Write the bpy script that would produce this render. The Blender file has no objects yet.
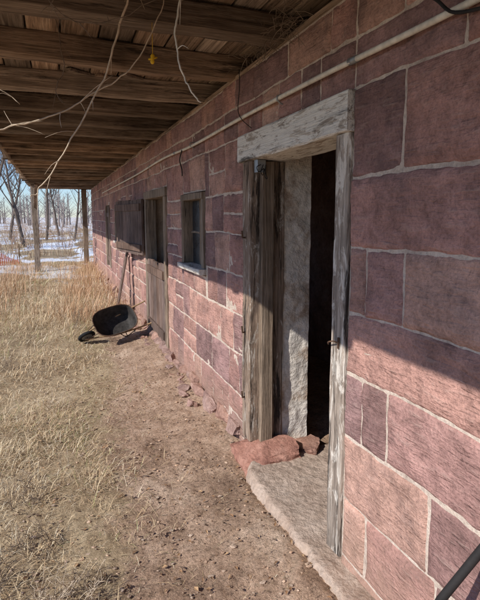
import bpy, math, random
import numpy as np
from mathutils import Vector, Matrix, noise
random.seed(7); rng=np.random.default_rng(7)
R=math.radians
scene=bpy.context.scene
WX=1.30   # wall face

# ------------------------------------------------------------ materials
def new_mat(name, rough=.9):
    m=bpy.data.materials.new(name); m.use_nodes=True
    nt=m.node_tree; b=nt.nodes['Principled BSDF']; b.inputs['Roughness'].default_value=rough
    if 'Specular IOR Level' in b.inputs: b.inputs['Specular IOR Level'].default_value=.12
    return m,nt,b
def coords(nt, scale=(1,1,1), rot=(0,0,0)):
    tc=nt.nodes.new('ShaderNodeTexCoord'); mp=nt.nodes.new('ShaderNodeMapping')
    mp.inputs['Scale'].default_value=scale; mp.inputs['Rotation'].default_value=rot
    nt.links.new(tc.outputs['Object'],mp.inputs['Vector']); return mp.outputs['Vector']
def nz(nt, vec, scale, detail=6, rough=.6, dist=0):
    n=nt.nodes.new('ShaderNodeTexNoise'); n.inputs['Scale'].default_value=scale
    n.inputs['Detail'].default_value=min(detail,5); n.inputs['Roughness'].default_value=rough
    n.inputs['Distortion'].default_value=dist
    nt.links.new(vec,n.inputs['Vector']); return n.outputs['Fac']
def ramp(nt, fac, stops):
    r=nt.nodes.new('ShaderNodeValToRGB'); e=r.color_ramp.elements
    while len(e)<len(stops): e.new(.5)
    for i,(p,c) in enumerate(stops):
        e[i].position=p
        e[i].color=(c,c,c,1) if isinstance(c,(int,float)) else (*c,1)
    nt.links.new(fac,r.inputs['Fac']); return r.outputs['Color']
def mix(nt, fac, a, b, mode='MIX'):
    m=nt.nodes.new('ShaderNodeMix'); m.data_type='RGBA'; m.blend_type=mode
    for idx,v in ((0,fac),(6,a),(7,b)):
        if isinstance(v,(int,float)): m.inputs[idx].default_value=v
        elif isinstance(v,tuple): m.inputs[idx].default_value=(*v,1)
        else: nt.links.new(v,m.inputs[idx])
    return m.outputs[2]
def mth(nt, op, a, b=0.):
    m=nt.nodes.new('ShaderNodeMath'); m.operation=op
    for i,v in enumerate((a,b)):
        if isinstance(v,(int,float)): m.inputs[i].default_value=v
        else: nt.links.new(v,m.inputs[i])
    return m.outputs[0]
def bump(nt,b,h,strength=.5,dist=.01):
    n=nt.nodes.new('ShaderNodeBump'); n.inputs['Strength'].default_value=strength; n.inputs['Distance'].default_value=dist
    nt.links.new(h,n.inputs['Height']); nt.links.new(n.outputs['Normal'],b.inputs['Normal'])
def attr(nt,name='Col'):
    a=nt.nodes.new('ShaderNodeAttribute'); a.attribute_name=name; return a.outputs['Color']

def stone_material():
    m,nt,b=new_mat('red_sandstone',.92)
    c=coords(nt); col=attr(nt)
    big=nz(nt,c,4,5,.65); fine=nz(nt,c,85,4,.7); mid=nz(nt,c,13,5,.7,.4)
    col=mix(nt,1.,col,ramp(nt,big,[(.3,.66),(.5,1.),(.72,1.24)]),'MULTIPLY')
    col=mix(nt,1.,col,ramp(nt,mid,[(.3,.68),(.5,1.),(.7,1.22)]),'MULTIPLY')
    col=mix(nt,1.,col,ramp(nt,fine,[(.3,.70),(.5,1.),(.7,1.2)]),'MULTIPLY')
    t1=nz(nt,coords(nt,(1,7,52),(R(38),0,0)),1.,3,.55,.6)
    t2=nz(nt,coords(nt,(1,8,50),(R(-35),0,0)),1.,3,.55,.6)
    sel=ramp(nt,big,[(.45,0.),(.55,1.)])
    tool=mix(nt,sel,t1,t2)
    col=mix(nt,ramp(nt,tool,[(.56,0.),(.70,.30)]),col,(.50,.37,.31))
    sm=nz(nt,c,5,5,.8)
    col=mix(nt,ramp(nt,sm,[(.60,0.),(.74,.40)]),col,(.50,.38,.32))
    dk=nz(nt,c,2.2,5,.75)
    col=mix(nt,ramp(nt,dk,[(.52,0.),(.70,.55)]),col,(.12,.082,.08))
    # splash of soil along the foot of the wall
    sx=nt.nodes.new('ShaderNodeSeparateXYZ'); nt.links.new(c,sx.inputs[0])
    low=ramp(nt,mth(nt,'ADD',sx.outputs['Z'],mth(nt,'MULTIPLY',mid,.35)),[(.12,.5),(.42,0.)])
    col=mix(nt,low,col,(.38,.25,.18))
    nt.links.new(col,b.inputs['Base Color'])
    h=mth(nt,'ADD',mth(nt,'MULTIPLY',tool,1.3),mth(nt,'ADD',mth(nt,'MULTIPLY',fine,.4),mth(nt,'MULTIPLY',mid,1.8)))
    bump(nt,b,h,.9,.012); return m
def rough_material(name, stops, scale=8, bs=.6, bd=.006, bscale=60, rough=.93):
    m,nt,b=new_mat(name,rough); c=coords(nt)
    col=ramp(nt,nz(nt,c,scale,8,.7),stops)
    f=nz(nt,c,bscale,6,.7)
    col=mix(nt,1.,col,ramp(nt,f,[(.3,.72),(.5,1.),(.7,1.2)]),'MULTIPLY')
    nt.links.new(mix(nt,1.,col,attr(nt),'MULTIPLY'),b.inputs['Base Color'])
    bump(nt,b,mth(nt,'ADD',f,nz(nt,c,bscale/4,5,.6)),bs,bd); return m
def wood_material(name, axis, stops, grain=1., paint=None, paint_amt=.5, stain=0, st0=.56):
    m,nt,b=new_mat(name,.9)
    s=[34,34,34]; s[axis]=1.6
    c=coords(nt,tuple(s)); cf=coords(nt)
    g=nz(nt,c,grain,5,.65,.4)
    col=ramp(nt,g,stops)
    s2=[130,130,130]; s2[axis]=3
    fine=nz(nt,coords(nt,tuple(s2)),1.,4,.7)
    col=mix(nt,1.,col,ramp(nt,fine,[(.3,.5),(.5,1.),(.7,1.25)]),'MULTIPLY')
    big=nz(nt,cf,1.7,4,.6)
    col=mix(nt,1.,col,ramp(nt,big,[(.3,.65),(.5,1.),(.7,1.3)]),'MULTIPLY')
    if paint:
        s3=[16,16,16]; s3[axis]=4
        pm=nz(nt,coords(nt,tuple(s3)),1.,5,.8,.8)
        pmask=ramp(nt,pm,[(paint_amt-.03,0.),(paint_amt+.04,1.)])
        col=mix(nt,pmask,col,mix(nt,1.,paint,ramp(nt,fine,[(.3,.75),(.6,1.)]),'MULTIPLY'))
    if stain:
        s4=[13,13,13]; s4[axis]=1.3
        col=mix(nt,ramp(nt,nz(nt,coords(nt,tuple(s4)),1.,5,.8,.3),[(st0,0.),(st0+.10,stain)]),col,(.035,.028,.024))
    at=attr(nt)
    nt.links.new(mix(nt,1.,col,at,'MULTIPLY'),b.inputs['Base Color'])
    bump(nt,b,mth(nt,'ADD',fine,mth(nt,'MULTIPLY',g,1.5)),.9,.008); return m
def plain(name,col,rough=.5,metal=0,var=.25,scale=14):
    m,nt,b=new_mat(name,rough); c=coords(nt)
    f=ramp(nt,nz(nt,c,scale,6,.7),[(.3,1-var),(.7,1+var)])
    nt.links.new(mix(nt,1.,tuple(col),f,'MULTIPLY'),b.inputs['Base Color']); b.inputs['Metallic'].default_value=metal
    return m
def vcol_material(name,rough=.85):
    m,nt,b=new_mat(name,rough); nt.links.new(attr(nt),b.inputs['Base Color'])
    return m

M_stone=stone_material()
M_mortar=rough_material('lime_mortar',[(.25,(.36,.27,.22)),(.5,(.60,.49,.40)),(.75,(.72,.61,.51))],7,.8,.008,70)
M_plaster=rough_material('whitewash_plaster',[(.25,(.26,.18,.13)),(.40,(.46,.36,.28)),(.50,(.68,.61,.53)),(.8,(.76,.70,.63))],4,1.,.014,22)
M_concrete=rough_material('sill_concrete',[(.25,(.31,.215,.16)),(.5,(.45,.34,.265)),(.75,(.57,.455,.37))],4,1.,.012,38)
M_rubble=rough_material('rubble_stone',[(.25,(.19,.11,.09)),(.5,(.35,.215,.17)),(.75,(.48,.335,.275))],7,1.,.014,30)
brown=[(.25,(.11,.073,.05)),(.5,(.32,.23,.16)),(.75,(.53,.41,.305))]
grey=[(.25,(.10,.072,.052)),(.5,(.25,.19,.14)),(.75,(.40,.32,.25))]
M_joist=wood_material('old_timber_x',0,brown,stain=.8,st0=.55)
M_boardy=wood_material('old_boards_y',1,brown,stain=.6,st0=.57)
M_postz=wood_material('grey_wood_z',2,grey,stain=.8)
M_jamb=wood_material('weathered_jamb_z',2,[(.25,(.12,.083,.06)),(.5,(.30,.22,.165)),(.75,(.45,.36,.285))],1.,(.60,.54,.47),.58,.94,.50)
M_paintz=wood_material('whitewashed_wood_z',2,[(.25,(.14,.11,.085)),(.5,(.36,.30,.25)),(.75,(.52,.45,.38))],1.,(.68,.63,.56),.54,.97,.50)
M_painty=wood_material('whitewashed_wood_y',1,[(.25,(.24,.18,.14)),(.5,(.48,.40,.32)),(.75,(.64,.56,.47))],1.,(.84,.78,.69),.45,.85,.56)
M_door=wood_material('door_wood_z',2,[(.25,(.08,.052,.042)),(.5,(.18,.122,.098)),(.75,(.29,.215,.175))],stain=.85)
M_siding=wood_material('barn_siding_z',2,[(.25,(.2,.04,.03)),(.5,(.3,.07,.05)),(.75,(.4,.12,.08))])
M_pipe=plain('painted_conduit',(.64,.59,.50),.5,0,.3,12)
M_black=plain('weathered_black_steel',(.045,.04,.037),.6,0,.6,9)
M_rubber=plain('tyre_rubber',(.02,.02,.02),.8)
M_rust=rough_material('rusty_steel',[(.3,(.04,.025,.02)),(.5,(.10,.06,.04)),(.7,(.18,.10,.06))],20,.4,.002,90,.7)
M_metal=plain('grey_metal',(.33,.34,.34),.45,.6)
M_yellow=plain('yellow_plastic',(.75,.45,.03),.4)
M_handle=plain('handle_wood',(.34,.22,.12),.6,0,.3,30)
M_dark=plain('dark_cable',(.03,.027,.026),.7)
M_vine=plain('dry_vine_bark',(.56,.45,.33),.85,0,.3,30)
M_twig=plain('twig_bark',(.2,.15,.11),.9,0,.4,20)
M_bark=plain('tree_bark',(.14,.11,.09),.95,0,.35,6)
M_orange=plain('orange_plastic',(.80,.17,.07),.5)
M_roof=plain('roof_tin',(.3,.28,.27),.5,.3)
M_grass=vcol_material('dry_grass_blades',.8)
M_straw=vcol_material('straw_litter',.8)
m,nt,b=new_mat('window_glass',.12); b.inputs['Base Color'].default_value=(.02,.022,.025,1); b.inputs['Specular IOR Level'].default_value=.6
nt.links.new(ramp(nt,nz(nt,coords(nt),9,6,.7),[(.3,.15),(.7,.6)]),b.inputs['Roughness']); M_glass=m

# ------------------------------------------------------------ mesh helpers
def empty(name):
    o=bpy.data.objects.new(name,None); scene.collection.objects.link(o); return o
def mk(name,V,F,mat,parent=None,smooth=False,cols=None,tint=None):
    me=bpy.data.meshes.new(name)
    me.from_pydata([tuple(v) for v in V],[],[tuple(f) for f in F])
    ca=me.color_attributes.new('Col','FLOAT_COLOR','POINT')
    if cols is None:
        t=tint if tint else (1,1,1)
        arr=np.tile(np.array([*t,1.],dtype=np.float32),(len(V),1))
    else:
        arr=np.ones((len(V),4),dtype=np.float32); arr[:,:3]=np.array(cols)
    ca.data.foreach_set('color',arr.ravel())
    me.materials.append(mat)
    if smooth: me.polygons.foreach_set('use_smooth',[True]*len(me.polygons))
    me.update()
    o=bpy.data.objects.new(name,me); scene.collection.objects.link(o)
    if parent: o.parent=parent
    return o
class Buf:
    def __init__(s): s.V=[];s.F=[];s.C=[]
    def add(s,V,F,c=(1,1,1)):
        n=len(s.V); s.V+= [tuple(v) for v in V]; s.F+=[tuple(i+n for i in f) for f in F]; s.C+=[c]*len(V)
    def obj(s,name,mat,parent=None,smooth=False): return mk(name,s.V,s.F,mat,parent,smooth,s.C)
def timber(p0,p1,w,h,up=(0,0,1),seg=8,jit=.006,ch=.01,seed=0,flare=0):
    p0=Vector(p0);p1=Vector(p1); d=(p1-p0).normalized(); u=Vector(up); u=(u-d*u.dot(d)).normalized(); s=d.cross(u)
    a,bq=w/2,h/2; ch=min(ch,a*.6,bq*.6)
    prof=[(-a+ch,-bq),(a-ch,-bq),(a,-bq+ch),(a,bq-ch),(a-ch,bq),(-a+ch,bq),(-a,bq-ch),(-a,-bq+ch)]
    V=[];F=[]
    for i in range(seg+1):
        t=i/seg; c=p0.lerp(p1,t)
        off=noise.noise_vector(Vector((seed*7.3,t*3+seed,1.7)))*jit*2
        for k,(x,y) in enumerate(prof):
            q=c+s*x+u*y+off*.6+noise.noise_vector(Vector((k*1.9+seed,t*seg*.9,seed*3.1)))*jit
            V.append(q)
    for i in range(seg):
        for k in range(8):
            a0=i*8+k;a1=i*8+(k+1)%8; F.append((a0,a1,a1+8,a0+8))
    F.append(tuple(range(7,-1,-1))); F.append(tuple(range(seg*8,seg*8+8)))
    return V,F
def tube(pts,rad,n=8,cap=True):
    pts=[Vector(p) for p in pts]; m=len(pts)
    if not hasattr(rad,'__len__'): rad=[rad]*m
    V=[];F=[]; ref=Vector((0,0,1))
    t0=(pts[1]-pts[0]).normalized()
    if abs(t0.dot(ref))>.9: ref=Vector((1,0,0))
    s=t0.cross(ref).normalized()
    for i,p in enumerate(pts):
        t=(pts[min(i+1,m-1)]-pts[max(i-1,0)]).normalized()
        s=(s-t*s.dot(t)).normalized(); q=t.cross(s)
        for k in range(n):
            a=2*math.pi*k/n; V.append(p+(s*math.cos(a)+q*math.sin(a))*rad[i])
    for i in range(m-1):
        for k in range(n):
            a0=i*n+k;a1=i*n+(k+1)%n; F.append((a0,a1,a1+n,a0+n))
    if cap: F.append(tuple(range(n-1,-1,-1))); F.append(tuple(range((m-1)*n,m*n)))
    return V,F
def smooth_path(P,k=6):
    P=[Vector(p) for p in P]; out=[]
    for i in range(len(P)-1):
        a=P[max(i-1,0)];b=P[i];c=P[i+1];d=P[min(i+2,len(P)-1)]
        for j in range(k):
            t=j/k
            out.append(.5*((2*b)+(c-a)*t+(2*a-5*b+4*c-d)*t*t+(3*b-a-3*c+d)*t**3))
    out.append(P[-1]); return out
def boxVF(x0,x1,y0,y1,z0,z1):
    V=[(x0,y0,z0),(x1,y0,z0),(x1,y1,z0),(x0,y1,z0),(x0,y0,z1),(x1,y0,z1),(x1,y1,z1),(x0,y1,z1)]
    return V,[(0,3,2,1),(4,5,6,7),(0,1,5,4),(1,2,6,5),(2,3,7,6),(3,0,4,7)]
def rock(c,s,seed,sub=3,rough=.28,box=.5):
    import bmesh
    bm=bmesh.new(); bmesh.ops.create_icosphere(bm,subdivisions=sub,radius=1)
    V=[]
    pl=[(noise.noise_vector(Vector((seed,k*3.3,1.1))).normalized(), .62+.2*abs(noise.noise(Vector((seed,k,7))))) for k in range(9)]
    for v in bm.verts:
        p=v.co.copy(); mx=max(abs(p.x),abs(p.y),abs(p.z)); p=p.lerp(p/mx,box)
        for nn,dd in pl:
            k=p.dot(nn)
            if k>dd: p-=nn*(k-dd)*.9
        p*=1+rough*noise.noise(v.co*1.3+Vector((seed*3.1,0,0)))+.08*noise.noise(v.co*4+Vector((seed,5,0)))
        V.append((c[0]+p.x*s[0],c[1]+p.y*s[1],c[2]+p.z*s[2]))
    F=[tuple(v.index for v in f.verts) for f in bm.faces]; bm.free(); return V,F
def tint(lo=.75,hi=1.2,warm=.06):
    k=random.uniform(lo,hi); w=random.uniform(-warm,warm); return (k*(1+w),k,k*(1-w))

# ------------------------------------------------------------ ground
def gz(x,y):
    return (-.175+.014*np.sin(1.3*x+.7*y)+.012*np.sin(2.9*x-1.7*y+1)+.007*np.sin(5.3*x+4.1*y)
            +.06*np.clip((x-.75)/.6,0,1)*np.clip((y-3.3)/.5,0,1)-.045*np.clip((x-1.10)/.12,0,1)*np.clip((3.3-y)/.3,0,1)-.02*np.exp(-((x-.65)/.35)**2))
def edge(y):
    return -.36+.125*np.clip(y,0,7)+.06*np.sin(1.9*y+.5)+.05*np.sin(5.1*y)
def axis(lo,hi,d0,d1,step):
    a=list(np.arange(d0,d1,step)); s=step;v=a[-1]
    while v<hi: s*=1.22; v+=s; a.append(v)
    s=step;v=a[0];pre=[]
    while v>lo: s*=1.22; v-=s; pre.append(v)
    return pre[::-1]+a
xs=axis(-900,900,-1.4,1.75,.020); ys=axis(-300,1200,1.1,5.5,.024)
V=[]
for y in ys:
    for x in xs:
        z=float(gz(x,y)); 
        if abs(x)<12 and -3<y<30:
            z+=.012*noise.fractal(Vector((x*5,y*5,0)),1,2,4)
        if abs(x)<2 and 1<y<8:
            z+=.018*max(0,noise.noise(Vector((x*14,y*14,3))))+.020*max(0,noise.noise(Vector((x*31,y*31,5)))-.08)
        V.append((x,y,z))
nx=len(xs); F=[(j*nx+i,j*nx+i+1,(j+1)*nx+i+1,(j+1)*nx+i) for j in range(len(ys)-1) for i in range(nx-1)]
def ground_material():
    m,nt,b=new_mat('dirt_and_field',.95); c=coords(nt)
    d=ramp(nt,nz(nt,c,1.8,5,.75),[(.32,(.26,.165,.11)),(.5,(.53,.36,.25)),(.68,(.72,.53,.39))])
    sp=nz(nt,c,42,5,.85); d=mix(nt,1.,d,ramp(nt,sp,[(.34,.30),(.48,1.),(.68,1.3)]),'MULTIPLY')
    sp2=nz(nt,c,130,4,.8); d=mix(nt,1.,d,ramp(nt,sp2,[(.32,.6),(.5,1.),(.68,1.25)]),'MULTIPLY')
    st=nz(nt,coords(nt,(20,70,20),(0,0,.6)),1.,5,.8); d=mix(nt,ramp(nt,st,[(.6,0.),(.72,.5)]),d,(.70,.54,.35))
    g=ramp(nt,nz(nt,c,1.4,5,.75),[(.3,(.26,.19,.11)),(.45,(.44,.32,.195)),(.6,(.60,.46,.29)),(.75,(.72,.57,.37))])
    g=mix(nt,1.,g,ramp(nt,sp,[(.3,.35),(.5,1.),(.7,1.3)]),'MULTIPLY')
    sx=nt.nodes.new('ShaderNodeSeparateXYZ'); nt.links.new(c,sx.inputs[0])
    e=mth(nt,'SUBTRACT',sx.outputs['X'],mth(nt,'MULTIPLY',sx.outputs['Y'],.07))
    e=mth(nt,'ADD',e,mth(nt,'MULTIPLY',mth(nt,'SUBTRACT',nz(nt,c,2.5,5,.7),.5),1.0))
    mask=ramp(nt,e,[(-.0,0.),(.2,1.)])
    col=mix(nt,mask,g,d)
    far=ramp(nt,mth(nt,'MULTIPLY',sx.outputs['Y'],.01),[(.125,0.),(.16,1.)])
    sn=ramp(nt,nz(nt,coords(nt,(.45,.22,1)),1.,5,.65),[(.49,0.),(.52,1.)])
    col=mix(nt,mth(nt,'MULTIPLY',far,sn),col,(.82,.85,.9))
    nt.links.new(col,b.inputs['Base Color'])
    bump(nt,b,mth(nt,'ADD',mth(nt,'MULTIPLY',sp,1.),mth(nt,'ADD',mth(nt,'MULTIPLY',sp2,.4),nz(nt,c,12,5,.75))),.8,.028); return m
mk('ground',V,F,ground_material(),None,True)

# ------------------------------------------------------------ barn
barn=empty('stone_barn')
Y0,Y1,Z0,Z1=-3.,19.,-.5,2.6
openings=[('door',1.94,3.32,-.5,2.17),('window',4.30,5.12,1.04,1.84),('dutch',5.93,7.43,-.5,1.97),('win2',10.6,11.4,1.0,1.8),('win3',12.6,13.6,.3,1.9)]
def subtract(r,o):
    y0,y1,z0,z1=r; a,bq,c,d=o
    if a>=y1 or bq<=y0 or c>=z1 or d<=z0: return [r]
    out=[]
    if a>y0: out.append((y0,a,z0,z1))
    if bq<y1: out.append((bq,y1,z0,z1))
    yy0=max(a,y0);yy1=min(bq,y1)
    if c>z0: out.append((yy0,yy1,z0,c))
    if d<z1: out.append((yy0,yy1,d,z1))
    return out
rects=[(Y0,Y1,Z0,Z1)]
for n_,a,bq,c,d in openings:
    rects=[q for r in rects for q in subtract(r,(a,bq,c,d))]
B=Buf()
for (a,bq,c,d) in rects: B.add(*boxVF(WX,WX+.48,a,bq,c,d))
B.obj('wall_core',M_mortar,barn)

# --- ashlar blocks
courses=[-.42,-.12,.20,.53,.85,1.15,1.47,1.78,2.17,2.40,2.6]
fixed={9:[1.62,.9],8:[1.3,.55],7:[1.59,.85],6:[1.12,.3],5:[1.80,1.55,.8],4:[1.05,.4],3:[1.80,1.62,.9],2:[1.35,.7],1:[1.75,1.3,.6],0:[1.5,.9]}
blocks=[]
for i in range(len(courses)-1):
    z0,z1=courses[i],courses[i+1]
    js=sorted(fixed[i])
    ys_=[Y0,-2.3+.1*i,-1.6,-1.0+.07*i,-.3]+js+[1.94]
    for a,bq in zip(ys_[:-1],ys_[1:]): blocks.append((a,bq,z0,z1))
    y=1.94
    while y<Y1:
        w=random.choice([.22,.3,.38,.46,.55,.68])*random.uniform(.9,1.1)
        y2=min(y+w,Y1)
        if Y1-y2<.15: y2=Y1
        if random.random()<.2 and z1-z0>.28:
            zm=z0+(z1-z0)*random.uniform(.35,.65)
            blocks+= [(y,y2,z0,zm),(y,y2,zm,z1)]
        else: blocks.append((y,y2,z0,z1))
        y=y2
for n_,a,bq,c,d in openings: blocks=[q for r in blocks for q in subtract(r,(a,bq,c,d))]
blocks=[r for r in blocks if r[1]-r[0]>.05 and r[3]-r[2]>.05]
def axisd(L,step):
    e=[0,.004,.010,.018,.035]
    mid=L-.07
    n=max(1,int(round(mid/step)))
    return e+[.035+mid*k/n for k in range(1,n)]+[L-q for q in e[::-1]]
def wob(y,z):
    v=noise.noise_vector(Vector((y*1.7,z*1.7,.3)))*.020+noise.noise_vector(Vector((y*11,z*11,4.3)))*.006
    return v
B=Buf()
for bi,(a,bq,c,d) in enumerate(blocks):
    if bq-a<.08 or d-c<.08:
        ins=[.001]*4
    else: ins=[random.uniform(-.002,.005) for _ in range(4)]
    ya,yb,za,zb=a+ins[0],bq-ins[1],c+ins[2],d-ins[3]
    st=.022 if a<3.8 else (.04 if a<7 else .08)
    if yb-ya<.075 or zb-za<.075: continue
    Yl=axisd(yb-ya,st); Zl=axisd(zb-za,st)
    ty,tz,off=random.uniform(-.014,.014),random.uniform(-.016,.016),random.uniform(-.001,.007)
    V=[];
    for zz in Zl:
        for yy in Yl:
            dd=min(yy,(yb-ya)-yy,zz,(zb-za)-zz)
            y=ya+yy; z=za+zz
            cr=min(yy,(yb-ya)-yy)+min(zz,(zb-za)-zz)
            dd=min(dd,max(0,cr-.010))
            h=np.interp(dd,[0,.004,.010,.018,.035],[-.010,-.002,.0035,.0065,.009])
            fz=noise.noise(Vector((y*7,z*9,bi*1.7)))*.010+noise.noise(Vector((y*22,z*24,bi)))*.007+noise.noise(Vector((y*40,z*44,bi)))*.003
            k=min(1,dd/.03)
            h+=k*(fz+off+ty*(yy/(yb-ya)-.5)+tz*(zz/(zb-za)-.5))
            h+=(1-k)*(noise.noise(Vector((y*17,z*17,9)))*.007+noise.noise(Vector((y*45,z*45,2)))*.004)
            w=wob(y,z)
            V.append((WX-h,y+w.x,z+w.y))
    ny=len(Yl); F=[(j*ny+i,j*ny+ny+i,j*ny+ny+i+1,j*ny+i+1) for j in range(len(Zl)-1) for i in range(ny-1)]
    t=random.random(); k=random.uniform(.82,1.13)
    c1=np.array((.41,.225,.185)); c2=np.array((.28,.172,.16)); c3=np.array((.47,.29,.225))
    col=c1*(1-t)+ (c2 if random.random()<.6 else c3)*t
    B.add(V,F,tuple(float(q)*k for q in col))
B.obj('ashlar_blocks',M_stone,barn,True)

# --- wall inner surfaces / back room
B=Buf()
def sheet(x0,x1,y0,y1,z0,z1): B.add(*boxVF(x0,x1,y0,y1,z0,z1))
sheet(6.3,6.5,Y0,Y1,-.5,2.9); sheet(WX+.49,6.29,Y0-.2,Y0,-.5,2.9); sheet(WX+.49,6.29,Y1,Y1+.2,-.5,2.9)
sheet(2.9,3.0,3.9,9,-.5,2.75)
B.obj('inner_walls',M_rubble,barn)
B=Buf()
def reveal(y,z0,z1,sgn,x0=WX+.25):
    V=[];n=14;m=90
    for j in range(m+1):
        for i in range(n+1):
            x=x0+(WX+.47-x0)*i/n; z=z0+(z1-z0)*j/m
            V.append((x,y+sgn*(.02+.014*noise.noise(Vector((x*9,z*6,y)))+.008*noise.noise(Vector((x*22,z*19,y)))),z))
    F=[(j*(n+1)+i,j*(n+1)+i+1,(j+1)*(n+1)+i+1,(j+1)*(n+1)+i) for j in range(m) for i in range(n)]
    B.add(V,F)
reveal(3.195,-.2,2.1,-1); reveal(2.035,-.2,2.1,1)
B.obj('door_reveal_plaster',M_plaster,barn,True)
B=Buf(); B.add(*boxVF(WX+.252,WX+.478,3.19,3.318,-.2,2.15)); B.add(*boxVF(WX+.252,WX+.478,1.942,2.04,-.2,2.15)); B.add(*boxVF(WX+.252,WX+.478,2.045,3.185,2.08,2.16))
B.obj('door_reveal_masonry',M_plaster,barn)

# --- door frame
def wood(name,mat,*ts,parent=barn,jit=.004):
    B=Buf()
    for i,(p0,p1,w,h,up) in enumerate(ts):
        L=(Vector(p1)-Vector(p0)).length
        V,F=timber(p0,p1,w,h,up,max(4,int(L/.08)),jit,.008,seed=random.random()*50)
        B.add(V,F,tint(.85,1.15,.04))
    return B.obj(name,mat,parent)
wood('door_jamb_far',M_jamb,((WX+.115,3.235,-.07),(WX+.115,3.235,1.985),.15,.27,(1,0,0)),jit=.005)
wood('door_jamb_near',M_paintz,((WX+.105,2.005,-.14),(WX+.105,2.005,1.985),.125,.25,(1,0,0)),jit=.005)
wood('door_stop',M_postz,((WX+.10,3.135,-.07),(WX+.10,3.135,1.98),.045,.10,(1,0,0)))
wood('door_lintel',M_painty,((WX+.10,1.93,2.078),(WX+.10,3.335,2.078),.29,.185,(0,0,1)),jit=.006)
B=Buf(); V,F=timber((WX+.03,3.10,1.90),(WX+.03,3.10,1.985),.05,.07,(1,0,0),3,.0005,.006,1); B.add(V,F)
B.obj('junction_box',M_metal,barn,)
B=Buf()
for k in range(3):
    B.add(*tube(smooth_path([(WX+.02+.02*k,3.07,1.95),(WX-.02+.03*k,3.04,1.93-.03*k),(WX+.03*k,3.05,1.90-.02*k),(WX+.05,3.08,1.93)]),.003,6))
B.obj('junction_wires',M_dark,barn)
B=Buf()
for z in (.25,.75,1.45): B.add(*tube([(WX-.022,3.25,z),(WX-.045,3.24,z),(WX-.05,3.24,z+.05)],.007,6))
B.add(*tube(smooth_path([(WX-.02,1.99,.98),(WX-.045,2.0,.99),(WX-.045,2.045,.975),(WX-.035,2.06,.96)]),.004,6))
B.add(*tube([(WX-.025,1.985,.955),(WX-.025,1.985,1.01)],.006,8))
B.obj('iron_door_fittings',M_rust,barn)

# --- sill slab
V=[];F=[];n=90;m=160
for j in range(m+1):
    y=1.0+(3.05-1.0)*j/m
    for i in range(n+1):
        t=i/n; x0=1.135+.035*noise.noise(Vector((y*2.3,1,0)))+.022*noise.noise(Vector((y*9,1,0)))+.012*noise.noise(Vector((y*27,1,0)))
        if y>2.85: x0+=(y-2.85)**2*2.5
        x=x0+(1.9-x0)*t
        z=-.140+.010*noise.noise(Vector((x*4,y*4,0)))+.007*noise.noise(Vector((x*13,y*13,0)))+.004*noise.noise(Vector((x*38,y*38,0)))
        dx=x-x0
        if dx<.05: z-= .075*(1-dx/.05)**2.4*(1+.5*noise.noise(Vector((x*20,y*20,3))))
        if y<1.5: z-=.06*(1.5-y)/.4
        V.append((x,y,z))
F=[(j*(n+1)+i,j*(n+1)+i+1,(j+1)*(n+1)+i+1,(j+1)*(n+1)+i) for j in range(m) for i in range(n)]
mk('door_sill',V,F,M_concrete,barn,True)
# footing stones
B=Buf()
B.add(*rock((WX+.13,3.13,-.13),(.25,.21,.115),3,5,.07,.97),(1.0,.80,.74))
B.add(*rock((WX+.42,3.08,-.15),(.13,.16,.06),11,4,.1,.8),(.95,.85,.80))
y=3.38;k=0
while y<18.5:
    s=random.uniform(.09,.19); k+=1
    B.add(*rock((WX+.01-random.uniform(0,.05),y+s*.8,-.12+random.uniform(-.03,.03)),(random.uniform(.06,.12),s,random.uniform(.05,.09)),k*1.7,4 if y<6 else 2,.2,.85),tint(.8,1.15))
    for _ in range(2):
        if random.random()<.7:
            B.add(*rock((WX-.09-random.uniform(0,.12),y+random.uniform(0,s*1.5),-.145),(random.uniform(.02,.07),random.uniform(.03,.11),random.uniform(.012,.04)),k*2.9+_,3 if y<6 else 2,.2,.8),tint(.8,1.2))
    y+=s*1.75
B.obj('footing_stones',M_rubble,barn,False)

# --- windows
def window(y0,y1,z0,z1,name):
    t=.065; xc=WX+.03
    wood(name+'_frame',M_postz,((xc,y0+t/2,z0+t),(xc,y0+t/2,z1-t),t,.12,(1,0,0)),((xc,y1-t/2,z0+t),(xc,y1-t/2,z1-t),t,.12,(1,0,0)),
      ((xc,y0,z1-t/2),(xc,y1,z1-t/2),.13,t,(0,0,1)))
    wood(name+'_sill',M_painty,((xc-.02,y0-.03,z0+t/2),(xc-.02,y1+.03,z0+t/2),.17,t*.8,(0,0,1)))
    xs_=WX+.075
    ym=(y0+y1)/2; zm=(z0+z1)/2
    wood(name+'_sash',M_postz,((xs_,ym,z0+t),(xs_,ym,z1-t),.025,.03,(1,0,0)),((xs_,y0+t,zm),(xs_,ym-.013,zm),.028,.025,(0,0,1)),((xs_,ym+.013,zm),(xs_,y1-t,zm),.028,.025,(0,0,1)))
    mk(name+'_glass',*boxVF(xs_+.004,xs_+.008,y0+t*.8,y1-t*.8,z0+t*.8,z1-t*.8),M_glass,barn)
window(4.31,5.11,1.05,1.83,'window'); window(10.61,11.39,1.01,1.79,'far_window')
wood('dutch_frame',M_postz,((WX+.05,6.0,-.2),(WX+.05,6.0,1.85),.13,.16,(1,0,0)),((WX+.05,7.36,-.2),(WX+.05,7.36,1.85),.13,.16,(1,0,0)),((WX+.05,5.92,1.91),(WX+.05,7.44,1.91),.17,.11,(0,0,1)))
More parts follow.
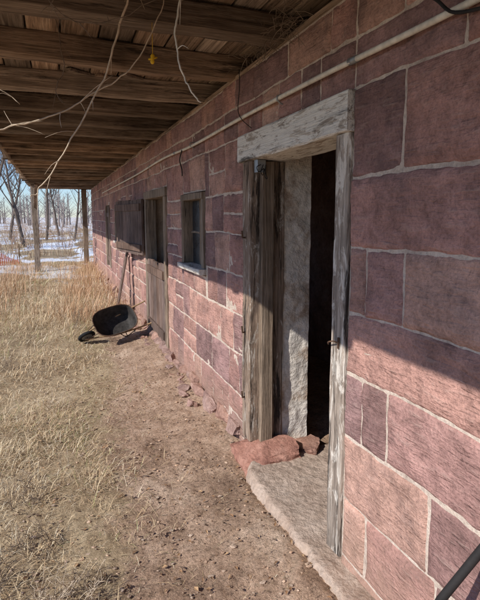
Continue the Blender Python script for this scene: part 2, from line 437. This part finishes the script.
def plank_leaf(name,o,dirv,W,zb,zt,th,nor,battens=True,mat=None):
    B=Buf(); d=Vector(dirv).normalized(); n=Vector(nor).normalized(); o=Vector(o); k=max(3,int(round(W/.19))); w=W/k
    for i in range(k):
        c=o+d*(w*(i+.5)); jit=random.uniform(-.012,.012)
        V,F=timber(c+Vector((0,0,zb+jit)),c+Vector((0,0,zt+jit)),w*.975,th,n,8,.003,.003,random.random()*50); B.add(V,F,tint(.75,1.2))
    if battens:
        for z in (zb+.13*(zt-zb),zt-.13*(zt-zb)):
            p=o+n*(th/2+.014)+Vector((0,0,z)); V,F=timber(p+d*.03,p+d*(W-.03),.028,.11,(0,0,1),8,.003,.004,random.random()*50)
            B.add(V,F,tint(.75,1.1))
    return B.obj(name,mat or M_door,barn)
plank_leaf('dutch_lower_leaf',(WX+.0,6.08,0),(0,1,0),1.2,-.10,.98,.035,(-1,0,0))
th=R(9)
plank_leaf('dutch_upper_leaf',(WX-.05,7.46,0),(-math.sin(th),math.cos(th),0),1.42,1.0,1.86,.035,(-math.cos(th),-math.sin(th),0))
wood('far_door_frame',M_postz,((WX+.03,12.66,.3),(WX+.03,12.66,1.85),.1,.12,(1,0,0)),((WX+.03,13.54,.3),(WX+.03,13.54,1.85),.1,.12,(1,0,0)))
plank_leaf('far_door_leaf',(WX+.03,12.72,0),(0,1,0),.76,.3,1.85,.03,(-1,0,0))

# --- forebay ceiling
FX=-.72
B=Buf(); y=-2.6;i=0
jy=[]
while y<19.9:
    jy.append(y); y+=random.uniform(.64,.86)
for i,y in enumerate(jy):
    w=random.uniform(.10,.15); h=random.uniform(.145,.175)
    dy=random.uniform(-.05,.05)
    B.add(*timber((FX-.02+random.uniform(-.08,.03),y+dy,2.6+h/2+.005-random.uniform(-.01,.02)),(WX+.42,y-dy,2.6+h/2+.01+random.uniform(0,.01)),w,h,(0,0,1),22,.010,.012,i*1.37),tint(.55,1.2,.07))
B.obj('forebay_joists',M_joist,barn)
B=Buf(); x=FX-.05;i=0
BZ=2.79
while x<WX+.3:
    w=random.uniform(.16,.27)
    y=Y0
    while y<20:
        L=random.uniform(2.5,4.5); y2=min(20.1,y+L)
        B.add(*timber((x+w/2,y+.005,BZ+random.uniform(-.006,.006)),(x+w/2,y2-.005,BZ+random.uniform(-.006,.006)),w-.012,.03,(0,0,1),10,.005,.004,i*.77+y),tint(.5,1.4,.08)); y=y2
    x+=w;i+=1
B.obj('forebay_floorboards',M_boardy,barn)
B=Buf()
for k in range(16):
    y=random.uniform(1.5,9); x=random.uniform(-.6,1.0)
    L=random.uniform(.5,1.3); a=random.uniform(-.3,.3)
    B.add(*timber((x,y,2.757),(x+L*math.cos(a)*.6,y+L*.3+.1,2.761),.07,.022,(0,0,1),6,.006,.003,k),tint(.9,1.6,.1))
B.obj('loose_slats',M_joist,barn)
wood('forebay_sill_beam',M_boardy,((FX+.02,Y0,2.68),(FX+.02,20,2.68),.06,.14,(0,0,1)))
wood('wall_plate',M_boardy,((WX+.13,Y0,2.618),(WX+.13,19.0,2.618),.27,.036,(0,0,1)))
B=Buf()
for a,bq in zip(jy[:-1],jy[1:]): B.add(*timber((WX+.2,a+.08,2.70),(WX+.2,bq-.08,2.70),.05,.13,(0,0,1),4,.01,.01,a),tint(.5,1.,.08))
B.obj('joist_blocking',M_boardy,barn)
B=Buf(); y=Y0
while y<20:
    w=random.uniform(.2,.3); B.add(*timber((FX-.05,y+w/2,2.74),(FX-.05,y+w/2,5.6),.025,w-.008,(0,1,0),4,.003,.003,y),tint(.8,1.2)); y+=w
B.obj('upper_siding',M_siding,barn)
B=Buf(); B.add(*boxVF(FX-.02,6.5,Y0,20.1,2.82,2.86)); B.add(*boxVF(FX,6.5,20.0,20.15,2.87,5.6)); B.add(*boxVF(FX,6.5,Y0-.15,Y0,2.87,5.6)); B.add(*boxVF(6.4,6.55,Y0,20,2.87,5.6))
B.obj('upper_floor_and_ends',M_boardy,barn)
V=[(FX-.4,Y0-.4,5.4),(FX-.4,20.5,5.4),(2.9,20.5,8.2),(2.9,Y0-.4,8.2),(6.9,20.5,5.4),(6.9,Y0-.4,5.4)]
mk('gable_roof',V,[(0,1,2,3),(3,2,4,5),(1,4,2),(0,3,5)],M_roof,barn)
wood('forebay_post',M_postz,((-.60,17,-.25),(-.60,17,2.6),.17,.17,(1,0,0)),jit=.012)
wood('forebay_end_post',M_postz,((1.05,19.2,-.25),(1.05,19.2,2.6),.18,.18,(1,0,0)))
wood('forebay_brace',M_postz,((-.58,16.9,1.9),(-.5,16.2,2.6),.08,.1,(1,0,0)))

# --- conduit on wall
P=[(WX-.04,-2,2.285),(WX-.04,1,2.272),(WX-.045,2.2,2.285),(WX-.04,3.3,2.29),(WX-.04,4.6,2.275),(WX-.04,6,2.30),(WX-.04,8,2.27),(WX-.04,11,2.26),(WX-.04,14,2.25)]
pipe=empty('conduit_pipe')
B=Buf(); B.add(*tube(smooth_path(P,8),.0125,12)); B.obj('pipe',M_pipe,pipe,True)
B=Buf()
for y in (.6,2.65,4.6,6.8,9,12): 
    B.add(*tube([(WX+.01,y,2.25),(WX-.03,y,2.255),(WX-.06,y,2.275),(WX-.058,y,2.297),(WX-.03,y,2.308),(WX+.01,y,2.312)],.005,6))
for y in (1.9,5.3): B.add(*tube([(WX-.0415,y-.03,2.281 if y<2 else 2.288),(WX-.0415,y+.03,2.284 if y<2 else 2.292)],.016,12))
B.obj('pipe_clamps',M_metal,pipe,True)
cab=empty('hanging_cable')
B=Buf(); B.add(*tube(smooth_path([(WX-.03,1.62,2.62),(WX-.05,1.50,2.42),(WX-.05,1.40,2.335),(WX-.05,1.28,2.25),(WX-.04,1.0,2.24),(WX-.02,.6,2.4)]),.006,8))
B.add(*tube(smooth_path([(WX-.05,3.3,2.62),(WX-.06,3.26,2.5),(WX-.05,3.32,2.36),(WX-.06,3.22,2.27),(WX-.02,3.14,2.2)]),.003,6))
B.add(*tube(smooth_path([(WX-.05,4.95,2.28),(WX-.07,4.97,2.18),(WX-.06,4.93,2.08),(WX-.05,4.96,2.02)]),.006,6))
B.obj('cable',M_dark,cab,True)

# ------------------------------------------------------------ vines
def jitter_path(P,amp,k=7,seed=0):
    S=smooth_path(P,k); return [p+noise.noise_vector(Vector((i*.45,seed,2)))*amp for i,p in enumerate(S)]
def vine(name,P,r0,r1,twigs,seed,mat=M_vine):
    e=empty(name); B=Buf(); S=jitter_path(P,.012,7,seed); n=len(S)
    B.add(*tube(S,[r0+(r1-r0)*i/(n-1) for i in range(n)],7))
    rr=random.Random(seed)
    for k in range(twigs):
        i=rr.randrange(2,n-2); p=S[i]; d=(S[i+1]-S[i]).normalized(); q=Vector((rr.uniform(-1,1),rr.uniform(-1,1),rr.uniform(-.9,.6))).normalized()
        L=rr.uniform(.04,.16); t=[p,p+(d*.4+q)*L*.5,p+(d*.5+q)*L+Vector((0,0,-.02))]
        B.add(*tube(smooth_path(t,3),[r1*.9*(1-j/8) for j in range(7)],5))
    B.obj('stem',mat,e,True); return e
vine('hanging_vine',[(.42,2.55,2.80),(.343,2.64,2.53),(.25,2.68,2.27),(.10,2.7,2.0),(-.05,2.7,1.76),(-.11,2.7,1.70)],.006,.0025,9,1)
vine('hanging_vine',[(-.6,2.6,1.95),(-.32,2.66,1.99),(-.15,2.69,2.05),(.05,2.69,2.12),(.223,2.69,2.24),(.40,2.66,2.36),(.55,2.63,2.62),(.6,2.62,2.80)],.0045,.0028,10,2)
vine('hanging_vine',[(.60,2.23,2.75),(.564,2.23,2.556),(.545,2.235,2.41),(.56,2.23,2.28),(.60,2.22,2.18),(.645,2.21,2.12)],.005,.0035,2,3,M_pipe)
vine('hanging_vine',[(-.1,2.3,2.8),(.0,2.35,2.55),(.12,2.4,2.47),(.30,2.4,2.5),(.5,2.4,2.62)],.003,.002,14,4,M_twig)
vine('hanging_vine',[(-.5,2.2,2.12),(-.35,2.3,2.16),(-.2,2.3,2.13),(-.12,2.3,2.07)],.0025,.0015,8,5)
vine('hanging_vine',[(.05,3.2,2.8),(.09,3.2,2.5),(.04,3.2,2.36),(.08,3.2,2.28)],.003,.0015,8,6,M_twig)
ins=empty('yellow_insulator')
B=Buf(); B.add(*tube([(.515,2.64,2.395),(.515,2.64,2.405),(.516,2.64,2.415),(.517,2.64,2.435),(.517,2.64,2.445)],[.006,.012,.008,.012,.005],10))
B.add(*tube([(.495,2.64,2.415),(.515,2.64,2.42),(.54,2.64,2.43)],[.005,.006,.004],8)); B.add(*tube([(.517,2.64,2.445),(.517,2.64,2.60)],.0015,5))
B.obj('body',M_yellow,ins,True)
e=empty('debris_nest'); B=Buf()
for k in range(260):
    p=Vector((WX-.05+random.gauss(0,.06),2.75+random.gauss(0,.2),2.66+random.gauss(0,.05))); q=Vector((random.uniform(-1,1),random.uniform(-1,1),random.uniform(-.7,.4))).normalized()
    B.add(*tube([p,p+q*.05+Vector((0,0,.01)),p+q*.11],[.0018,.0018,.001],4),tint())
B.obj('twigs',M_twig,e)

# ------------------------------------------------------------ wheelbarrow (tipped over)
wb=empty('wheelbarrow')
def loop(cx,hl,hw,z,n=28,p=4):
    out=[]
    for k in range(n):
        a=2*math.pi*k/n; c,s=math.cos(a),math.sin(a)
        out.append((cx+hl*math.copysign(abs(c)**(2/p),c),hw*math.copysign(abs(s)**(2/p),s),z))
    return out
loops=[loop(.02,.46,.33,.56,28,3),loop(.0,.42,.305,.47,28,3),loop(-.03,.36,.27,.37,28,3),loop(-.05,.30,.23,.29,28,3),loop(-.05,.24,.18,.262),loop(-.05,.12,.09,.258)]
V=[p for l in loops for p in l]; n=28
F=[(j*n+k,j*n+(k+1)%n,(j+1)*n+(k+1)%n,(j+1)*n+k) for j in range(5) for k in range(n)]+[tuple(range(5*n,6*n))]
o=mk('tub',V,F,M_black,wb,True); sm=o.modifiers.new('s','SOLIDIFY'); sm.thickness=.006
B=Buf(); l=loop(.02,.465,.335,.562,28,3); B.add(*tube(l+[l[0]],.011,8)); B.obj('tub_rim',M_rust,wb,True)
B=Buf()
for s in (-1,1): B.add(*tube(smooth_path([(.68,.06*s,.19),(.4,.12*s,.22),(0,.2*s,.245),(-.5,.26*s,.36),(-.82,.28*s,.46)]),.018,8))
B.obj('handles',M_handle,wb,True)
B=Buf()
for s in (-1,1): B.add(*tube(smooth_path([(-.05,.2*s,.24),(-.2,.21*s,.02),(-.28,.21*s,.01),(-.42,.24*s,.31)]),.011,8))
B.add(*tube([(-.25,-.21,.015),(-.25,.21,.015)],.01,8)); B.add(*tube([(.62,-.08,.19),(.62,.08,.19)],.01,8))
B.add(*tube([(.62,-.07,.19),(.42,-.12,.42)],.009,6)); B.add(*tube([(.62,.07,.19),(.42,.12,.42)],.009,6))
B.obj('frame',M_rust,wb,True)
B=Buf(); c=Vector((.62,0,.19)); B.add(*tube([c+Vector((.15*math.cos(a),0,.15*math.sin(a))) for a in [2*math.pi*k/24 for k in range(25)]],.038,10))
B.obj('tyre',M_rubber,wb,True)
B=Buf(); B.add(*tube([(.62,-.02,.19),(.62,.02,.19)],.115,20)); B.obj('hub',M_metal,wb)
# rolled partly on its side, mouth turned to the yard and up
wb.matrix_world=Matrix.Translation((.74,7.0,.07))@Matrix.Rotation(R(205),4,'Z')@Matrix.Rotation(R(-48),4,'X')@Matrix.Rotation(R(16),4,'Y')@Matrix.Scale(.66,4)@Matrix.Translation((0,0,-.38))

def lean(name,p0,p1,w,th,mat):
    e=empty(name); V,F=timber(p0,p1,w,th,(-1,0,.3),8,.003,.003,random.random()*30); mk('plank',V,F,mat,e)
lean('leaning_board',(.93,8.7,-.2),(1.24,8.95,1.15),.16,.03,M_door)
lean('leaning_board',(1.0,9.2,-.2),(1.25,9.35,.9),.13,.03,M_postz)
sh=empty('shovel')
B=Buf(); B.add(*tube([(.90,1.10,.04),(1.1,1.077,.378),(1.21,1.02,.58),(1.275,.985,.70)],.014,10)); B.obj('shaft',M_dark,sh,True)
V=[];F=[]
for j in range(9):
    t=j/8; w=.11*math.sqrt(max(0.02,1-max(0,t-.5)**2*3.6)); c=Vector((.90,1.10,.04)).lerp(Vector((.775,1.11,-.17)),t)
    for i in range(7):
        s=(i/6-.5)*2; V.append((c.x-.025*s*s,c.y+w*s,c.z+.01*s*s))
F=[(j*7+i,j*7+i+1,j*7+i+8,j*7+i+7) for j in range(8) for i in range(6)]
o=mk('blade',V,F,M_rust,sh,True); o.modifiers.new('s','SOLIDIFY').thickness=.004

# ------------------------------------------------------------ grass
def blades(name,x,y,L,W,lean_,cols,mat,bow=.5):
    n=len(x); z=gz(x,y)-.003
    a=rng.uniform(0,2*np.pi,n); dx,dy=np.cos(a),np.sin(a)
    sx,sy=-dy,dx
    lz=np.cos(lean_); lh=np.sin(lean_)
    V=np.zeros((n,5,3),dtype=np.float32)
    mx=x+dx*lh*L*.45; my=y+dy*lh*L*.45; mz=z+lz*L*.55+.006
    l2=np.clip(lean_+bow,0,1.75)
    tx=mx+dx*np.sin(l2)*L*.5; ty=my+dy*np.sin(l2)*L*.5; tz=np.maximum(mz+np.cos(l2)*L*.5,z+.010)
    for k,s in ((0,-1),(1,1)):
        V[:,k,0]=x+s*sx*W;V[:,k,1]=y+s*sy*W;V[:,k,2]=z
        V[:,k+2,0]=mx+s*sx*W*.8;V[:,k+2,1]=my+s*sy*W*.8;V[:,k+2,2]=mz
    V[:,4,0]=tx;V[:,4,1]=ty;V[:,4,2]=tz
    me=bpy.data.meshes.new(name)
    me.vertices.add(n*5); me.vertices.foreach_set('co',V.ravel())
    me.loops.add(n*7); base=np.arange(n)[:,None]*5
    li=(base+np.array([[0,1,3,2,2,3,4]])).ravel(); me.loops.foreach_set('vertex_index',li.astype(np.int32))
    me.polygons.add(n*2); ls=(np.arange(n)[:,None]*7+np.array([[0,4]])).ravel(); me.polygons.foreach_set('loop_start',ls.astype(np.int32))
    me.polygons.foreach_set('loop_total',np.tile([4,3],n).astype(np.int32))
    me.update(calc_edges=True)
    ca=me.color_attributes.new('Col','FLOAT_COLOR','POINT')
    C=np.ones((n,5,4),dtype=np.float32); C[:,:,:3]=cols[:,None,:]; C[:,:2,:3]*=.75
    ca.data.foreach_set('color',C.ravel()); me.materials.append(mat); me.validate()
    o=bpy.data.objects.new(name,me); scene.collection.objects.link(o); return o
def gcols(x,y,green=.25):
    n=len(x); pal=np.array([[.86,.67,.42],[.72,.52,.31],[.92,.79,.57],[.46,.31,.18],[.44,.42,.19],[.33,.35,.14]])
    g=.5+.5*np.sin(1.7*x+.9*y)*np.sin(1.1*y-2*x+1)
    pg=np.clip(green*2*g**2,0,.8); u=rng.random(n)
    idx=np.where(u<pg,rng.integers(4,6,n),rng.choice([0,0,1,2,3],n))
    return pal[idx]*rng.uniform(.7,1.1,(n,1))
def sample(n,x0,x1,y0,y1,fn):
    x=rng.uniform(x0,x1,n);y=rng.uniform(y0,y1,n);k=fn(x,y)>rng.random(n);return x[k],y[k]
def dens(x,y):
    e=edge(y)+.18*np.sin(3.3*x+2.2*y); cl=.5+.5*np.sin(7*x+2*np.sin(3*y))*np.sin(6*y+2*np.sin(4*x))
    d=1/(1+np.exp((x-e)*7)); d=d*(.08+.92*cl**1.5)
    far=np.clip((y-7.2)/1.5,0,1)*(x<1.15)
    return np.clip(np.maximum(d,far*.9),0,1)
X=[];Yy=[]
for n,x0,x1,y0,y1 in ((100000,-2.2,1.1,1.2,5),(60000,-4,1.2,5,10),(50000,-9,1.2,10,20)):
    a,bq=sample(n,x0,x1,y0,y1,dens); X.append(a);Yy.append(bq)
x=np.concatenate(X);y=np.concatenate(Yy)
cl=.5+.5*np.sin(3.1*x+1.3*np.sin(2*y))*np.sin(2.7*y+x)
L=rng.uniform(.05,.19,len(x))*(.5+.8*cl)*np.where(y>7.5,1.35,1.); W=rng.uniform(.0008,.0019,len(x))*np.where(y>5,1.5,1)*np.where(y>10,1.8,1)
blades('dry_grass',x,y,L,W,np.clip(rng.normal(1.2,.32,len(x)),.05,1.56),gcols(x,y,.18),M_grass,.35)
x,y=sample(16000,-3.5,1.2,8.0,19,lambda x,y: np.clip(.35+.65*np.sin(2.2*x+1.1*y)*np.sin(1.3*y-x),0,1)*(np.where((x>.0),1,.55)))
c=gcols(x,y,.02)*np.array([[.86,.70,.66]])
blades('tall_sedge',x,y,rng.uniform(.2,.5,len(x)),rng.uniform(.002,.004,len(x)),np.abs(rng.normal(.3,.25,len(x))),c,M_grass,.4)
x,y=sample(30000,-28,9,19.0,60,lambda x,y:np.clip(.3+np.sin(.6*x+.5*y)*np.sin(.4*y-.7*x),0,1))
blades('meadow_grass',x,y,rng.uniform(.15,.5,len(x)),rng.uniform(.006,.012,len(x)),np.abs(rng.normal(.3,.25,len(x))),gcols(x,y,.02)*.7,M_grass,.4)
x,y=sample(45000,-.6,1.28,1.1,8,lambda x,y: (.3+.7*(np.sin(5*x+2*y)*np.sin(4*y)>0.1))*np.clip(1.1-(x-edge(y))*1.0,.2,1))
blades('straw_litter',x,y,rng.uniform(.012,.07,len(x)),rng.uniform(.0005,.0013,len(x)),np.full(len(x),1.5),gcols(x,y,.0)*rng.uniform(.45,1.1,(len(x),1)),M_straw,.05)
# dead leaves and bark chips
B=Buf()
for k in range(1300):
    x=random.uniform(-.8,1.2);y=1.15+6*random.random()**1.4; s=random.uniform(.005,.017); a=random.uniform(0,6.28); z=float(gz(x,y))+.013
    u=Vector((math.cos(a),math.sin(a),random.uniform(-.4,.4)))*s; v=Vector((-math.sin(a),math.cos(a),random.uniform(-.4,.4)))*s*random.uniform(.3,.7); p=Vector((x,y,z))
    c=random.choice([(.30,.17,.09),(.20,.12,.07),(.42,.27,.15),(.13,.085,.06)])
    B.add([p-u,p-v*.9-u*.2+Vector((0,0,s*.3)),p+u,p+v+u*.1+Vector((0,0,s*.3))],[(0,1,2),(0,2,3)],c)
B.obj('dead_leaves',M_straw)
B=Buf()
for k in range(3200):
    x=random.uniform(-.3,1.25);y=1.1+6*random.random()**1.3; s=random.choice([.002,.003,.004,.006,.009])*random.uniform(.7,1.4)
    if random.random()<.008: s=.016
    V,F=rock((x,y,float(gz(x,y))+.008+s*.1),(s*random.uniform(.8,1.8),s,s*.5),k,1,.4,.3); B.add(V,F,tint(.55,1.15,.08))
mud=rough_material('clod_earth',[(.3,(.30,.195,.135)),(.5,(.48,.34,.24)),(.7,(.62,.46,.34))],30,.5,.003,120)
B.obj('gravel',mud)
def weed(name,cx,cy,h,n,seed,mat=M_twig):
    e=empty(name); B=Buf(); rr=random.Random(seed)
    for k in range(n):
        a=rr.uniform(0,6.28); l=rr.uniform(.1,.8); p=Vector((cx+rr.gauss(0,.07),cy+rr.gauss(0,.07),-.19)); H=h*rr.uniform(.5,1.1)
        d=Vector((math.cos(a)*l,math.sin(a)*l,1)).normalized()
        S=jitter_path([p,p+d*H*.5,p+d*H+Vector((math.cos(a),math.sin(a),-.3))*H*.2],.008,5,seed+k)
        B.add(*tube(S,[.0022*(1-.7*i/(len(S)-1)) for i in range(len(S))],5))
        for q in range(rr.randrange(3,8)):
            i=rr.randrange(3,len(S)-1); t=Vector((rr.uniform(-1,1),rr.uniform(-1,1),rr.uniform(0,1))).normalized()*H*rr.uniform(.1,.28)
            B.add(*tube([S[i],S[i]+t*.6,S[i]+t+Vector((0,0,.005))],[.0013,.001,.0006],4))
    B.obj('stems',mat,e,True)
for k,(cx,cy,h,n) in enumerate([(-.14,1.8,.26,36),(-.05,2.1,.22,32),(-.3,2.0,.26,36),(-.42,2.35,.28,30),(.1,1.85,.16,24),(.05,2.2,.14,22),(-.3,3.1,.26,20),(-.1,4.6,.24,14),(-.6,6,.35,14),(.2,7.9,.45,16),(.6,9.1,.5,16),(-.2,2.6,.2,22)]):
    weed('dry_weed',cx,cy,h,n,k*13+1,M_twig if k%3!=1 else M_vine)

# ------------------------------------------------------------ trees
def tree_mesh(name,seed,H,spread=1.,depth=5,r0=.16,nb=4):
    rr=random.Random(seed); B=Buf()
    def br(p,d,L,r,lv):
        pts=[p];rad=[r];n=6 if lv<2 else 3
        for i in range(n):
            d=(d+Vector((rr.gauss(0,.1),rr.gauss(0,.1),rr.gauss(.06,.08)))).normalized(); p=p+d*L/n; pts.append(p); rad.append(r*(1-.75*(i+1)/n))
        B.add(*tube(pts,rad,7 if lv==0 else (5 if lv==1 else 3),False))
        if lv>=depth: return
        k=nb+ (5 if lv==0 else 0)
        for j in range(k):
            t=rr.uniform(.3 if lv==0 else .2,1.); i=min(n-1,int(t*n)); q=pts[i].lerp(pts[i+1],t*n-i)
            a=rr.uniform(0,6.28); o=Vector((math.cos(a),math.sin(a),rr.uniform(.3,1.)))
            nd=(d*rr.uniform(.3,.9)+o*spread).normalized()
            br(q,nd,L*rr.uniform(.28,.48),rad[i]*rr.uniform(.35,.55),lv+1)
    br(Vector((0,0,-.3)),Vector((0,0,1)),H*.85,r0,0)
    return mk(name,B.V,B.F,M_bark,None,False,B.C)
places=[(-2.9,25,0,8),(-1.7,31,1,9),(-4.6,29,2,8),(-.7,40,0,9),(1.2,37,1,7.5),(-3.4,42,2,10),(-2.2,36,0,8),(.3,48,2,9),(-6.2,38,1,10),(-8.5,29,0,9),(-12,36,2,11),(4.5,50,0,9),(-16,44,1,10),(-4.2,22,1,6.5)]
meshes={}
for k in range(3):
    o=tree_mesh('bare_tree',k*5+3,10,[.7,.9,.6][k],3,.12,7); meshes[k]=o.data; bpy.data.objects.remove(o)
for (x,y,k,h) in places:
    o=bpy.data.objects.new('bare_tree',meshes[k]); scene.collection.objects.link(o)
    o.location=(x,y,-.15); o.rotation_euler=(0,0,random.uniform(0,6)); s=h/10; o.scale=(s,s,s)
B=Buf(); rr=random.Random(5)
for k in range(420):
    x=rr.uniform(-120,70);y=rr.uniform(85,150);h=rr.uniform(5,9); p=Vector((x,y,-.3)); ln=Vector((rr.gauss(0,.3),rr.gauss(0,.3),h))
    B.add(*tube([p,p+ln*.5,p+ln],[.16,.1,.02],4,False))
    for j in range(22):
        t=rr.uniform(.1,.95); a=rr.uniform(0,6.28); q=p+ln*t; L=h*.32*(1.15-t)
        d=Vector((math.cos(a),math.sin(a),rr.uniform(.5,1.3)))*L; e1=q+d
        B.add(*tube([q,q+d*.5,e1],[.05,.035,.015],3,False))
B.obj('distant_trees',plain('woods_bark',(.25,.21,.19),.95,0,.3,.3))
B=Buf()
for k in range(1500):
    x=rr.uniform(-24,9);y=rr.uniform(21,60); h=rr.uniform(.4,1.8); p=Vector((x,y,-.2)); d=Vector((rr.gauss(0,.3),rr.gauss(0,.3),1))*h
    B.add(*tube([p,p+d*.5,p+d+Vector((rr.gauss(0,.2),rr.gauss(0,.2),0))],[.012,.009,.003],3,False))
    for j in range(4):
        q=p+d*rr.uniform(.3,.8); B.add(*tube([q,q+Vector((rr.gauss(0,.3),rr.gauss(0,.3),rr.uniform(.1,.6)))*h*.5],[.007,.002],3,False))
B.obj('brush_thicket',plain('brush_bark',(.36,.24,.17),.95,0,.35,1))

fe=empty('orange_snow_fence'); B=Buf()
A=Vector((-9,16.5,0)); Bq=Vector((-1.3,19.6,0)); L=(Bq-A).length; n=int(L/.07); d=(Bq-A)/n; nn=Vector((-d.y,d.x,0)).normalized()*.004
def fp(i,z): 
    p=A+d*i; sag=.18*math.sin(i*.09)+.10*math.sin(i*.31); return p+Vector((0,0,-.17+z*(.42+sag)+0.02))+nn*20*math.sin(i*.21+z*2)
for i in range(n):
    B.add([fp(i,0),fp(i,0)+d*.35,fp(i,1)+d*.35,fp(i,1)],[(0,1,2,3)])
for r in range(9):
    z=r/8; 
    for i in range(n): B.add([fp(i,z)+nn,fp(i+1,z)+nn,fp(i+1,z+.045)+nn,fp(i,z+.045)+nn],[(0,1,2,3)])
B.obj('netting',M_orange,fe)
B=Buf()
for k in range(7): p=A.lerp(Bq,k/6); B.add(*tube([p+Vector((0,-.03,-.25)),p+Vector((0,-.03,.6))],.018,6))
B.obj('stakes',M_rust,fe)

# ------------------------------------------------------------ light, sky, camera
to_sun=Vector((-.94,-.342,.743)).normalized()
el=math.asin(to_sun.z)
w=bpy.data.worlds.new('World'); scene.world=w; w.use_nodes=True; nt=w.node_tree
sky=nt.nodes.new('ShaderNodeTexSky'); sky.sky_type='NISHITA'; sky.sun_disc=False; sky.sun_elevation=el; sky.sun_rotation=R(250)
sky.air_density=1.; sky.dust_density=.1; sky.ozone_density=3.
skc=mix(nt,1.,sky.outputs[0],(.84,.96,1.22),'MULTIPLY')
nt.links.new(skc,nt.nodes['Background'].inputs[0]); nt.nodes['Background'].inputs[1].default_value=.125
ld=bpy.data.lights.new('sun','SUN'); ld.energy=5.0; ld.angle=R(.5); ld.color=(1,.965,.91)
lo=bpy.data.objects.new('sun',ld); scene.collection.objects.link(lo); lo.rotation_euler=(-to_sun).to_track_quat('-Z','Y').to_euler(); lo.location=(-20,-8,15)
cd=bpy.data.cameras.new('camera'); cd.sensor_fit='HORIZONTAL'; cd.sensor_width=36; cd.lens=36.08; cd.shift_y=-20/480; cd.clip_start=.05; cd.clip_end=3000
co=bpy.data.objects.new('camera',cd); scene.collection.objects.link(co); co.location=(0,0,1.6); co.rotation_euler=(R(82.5),0,R(-20.87))
scene.camera=co
scene.view_settings.view_transform='Standard'; scene.view_settings.look='None'; scene.view_settings.exposure=0
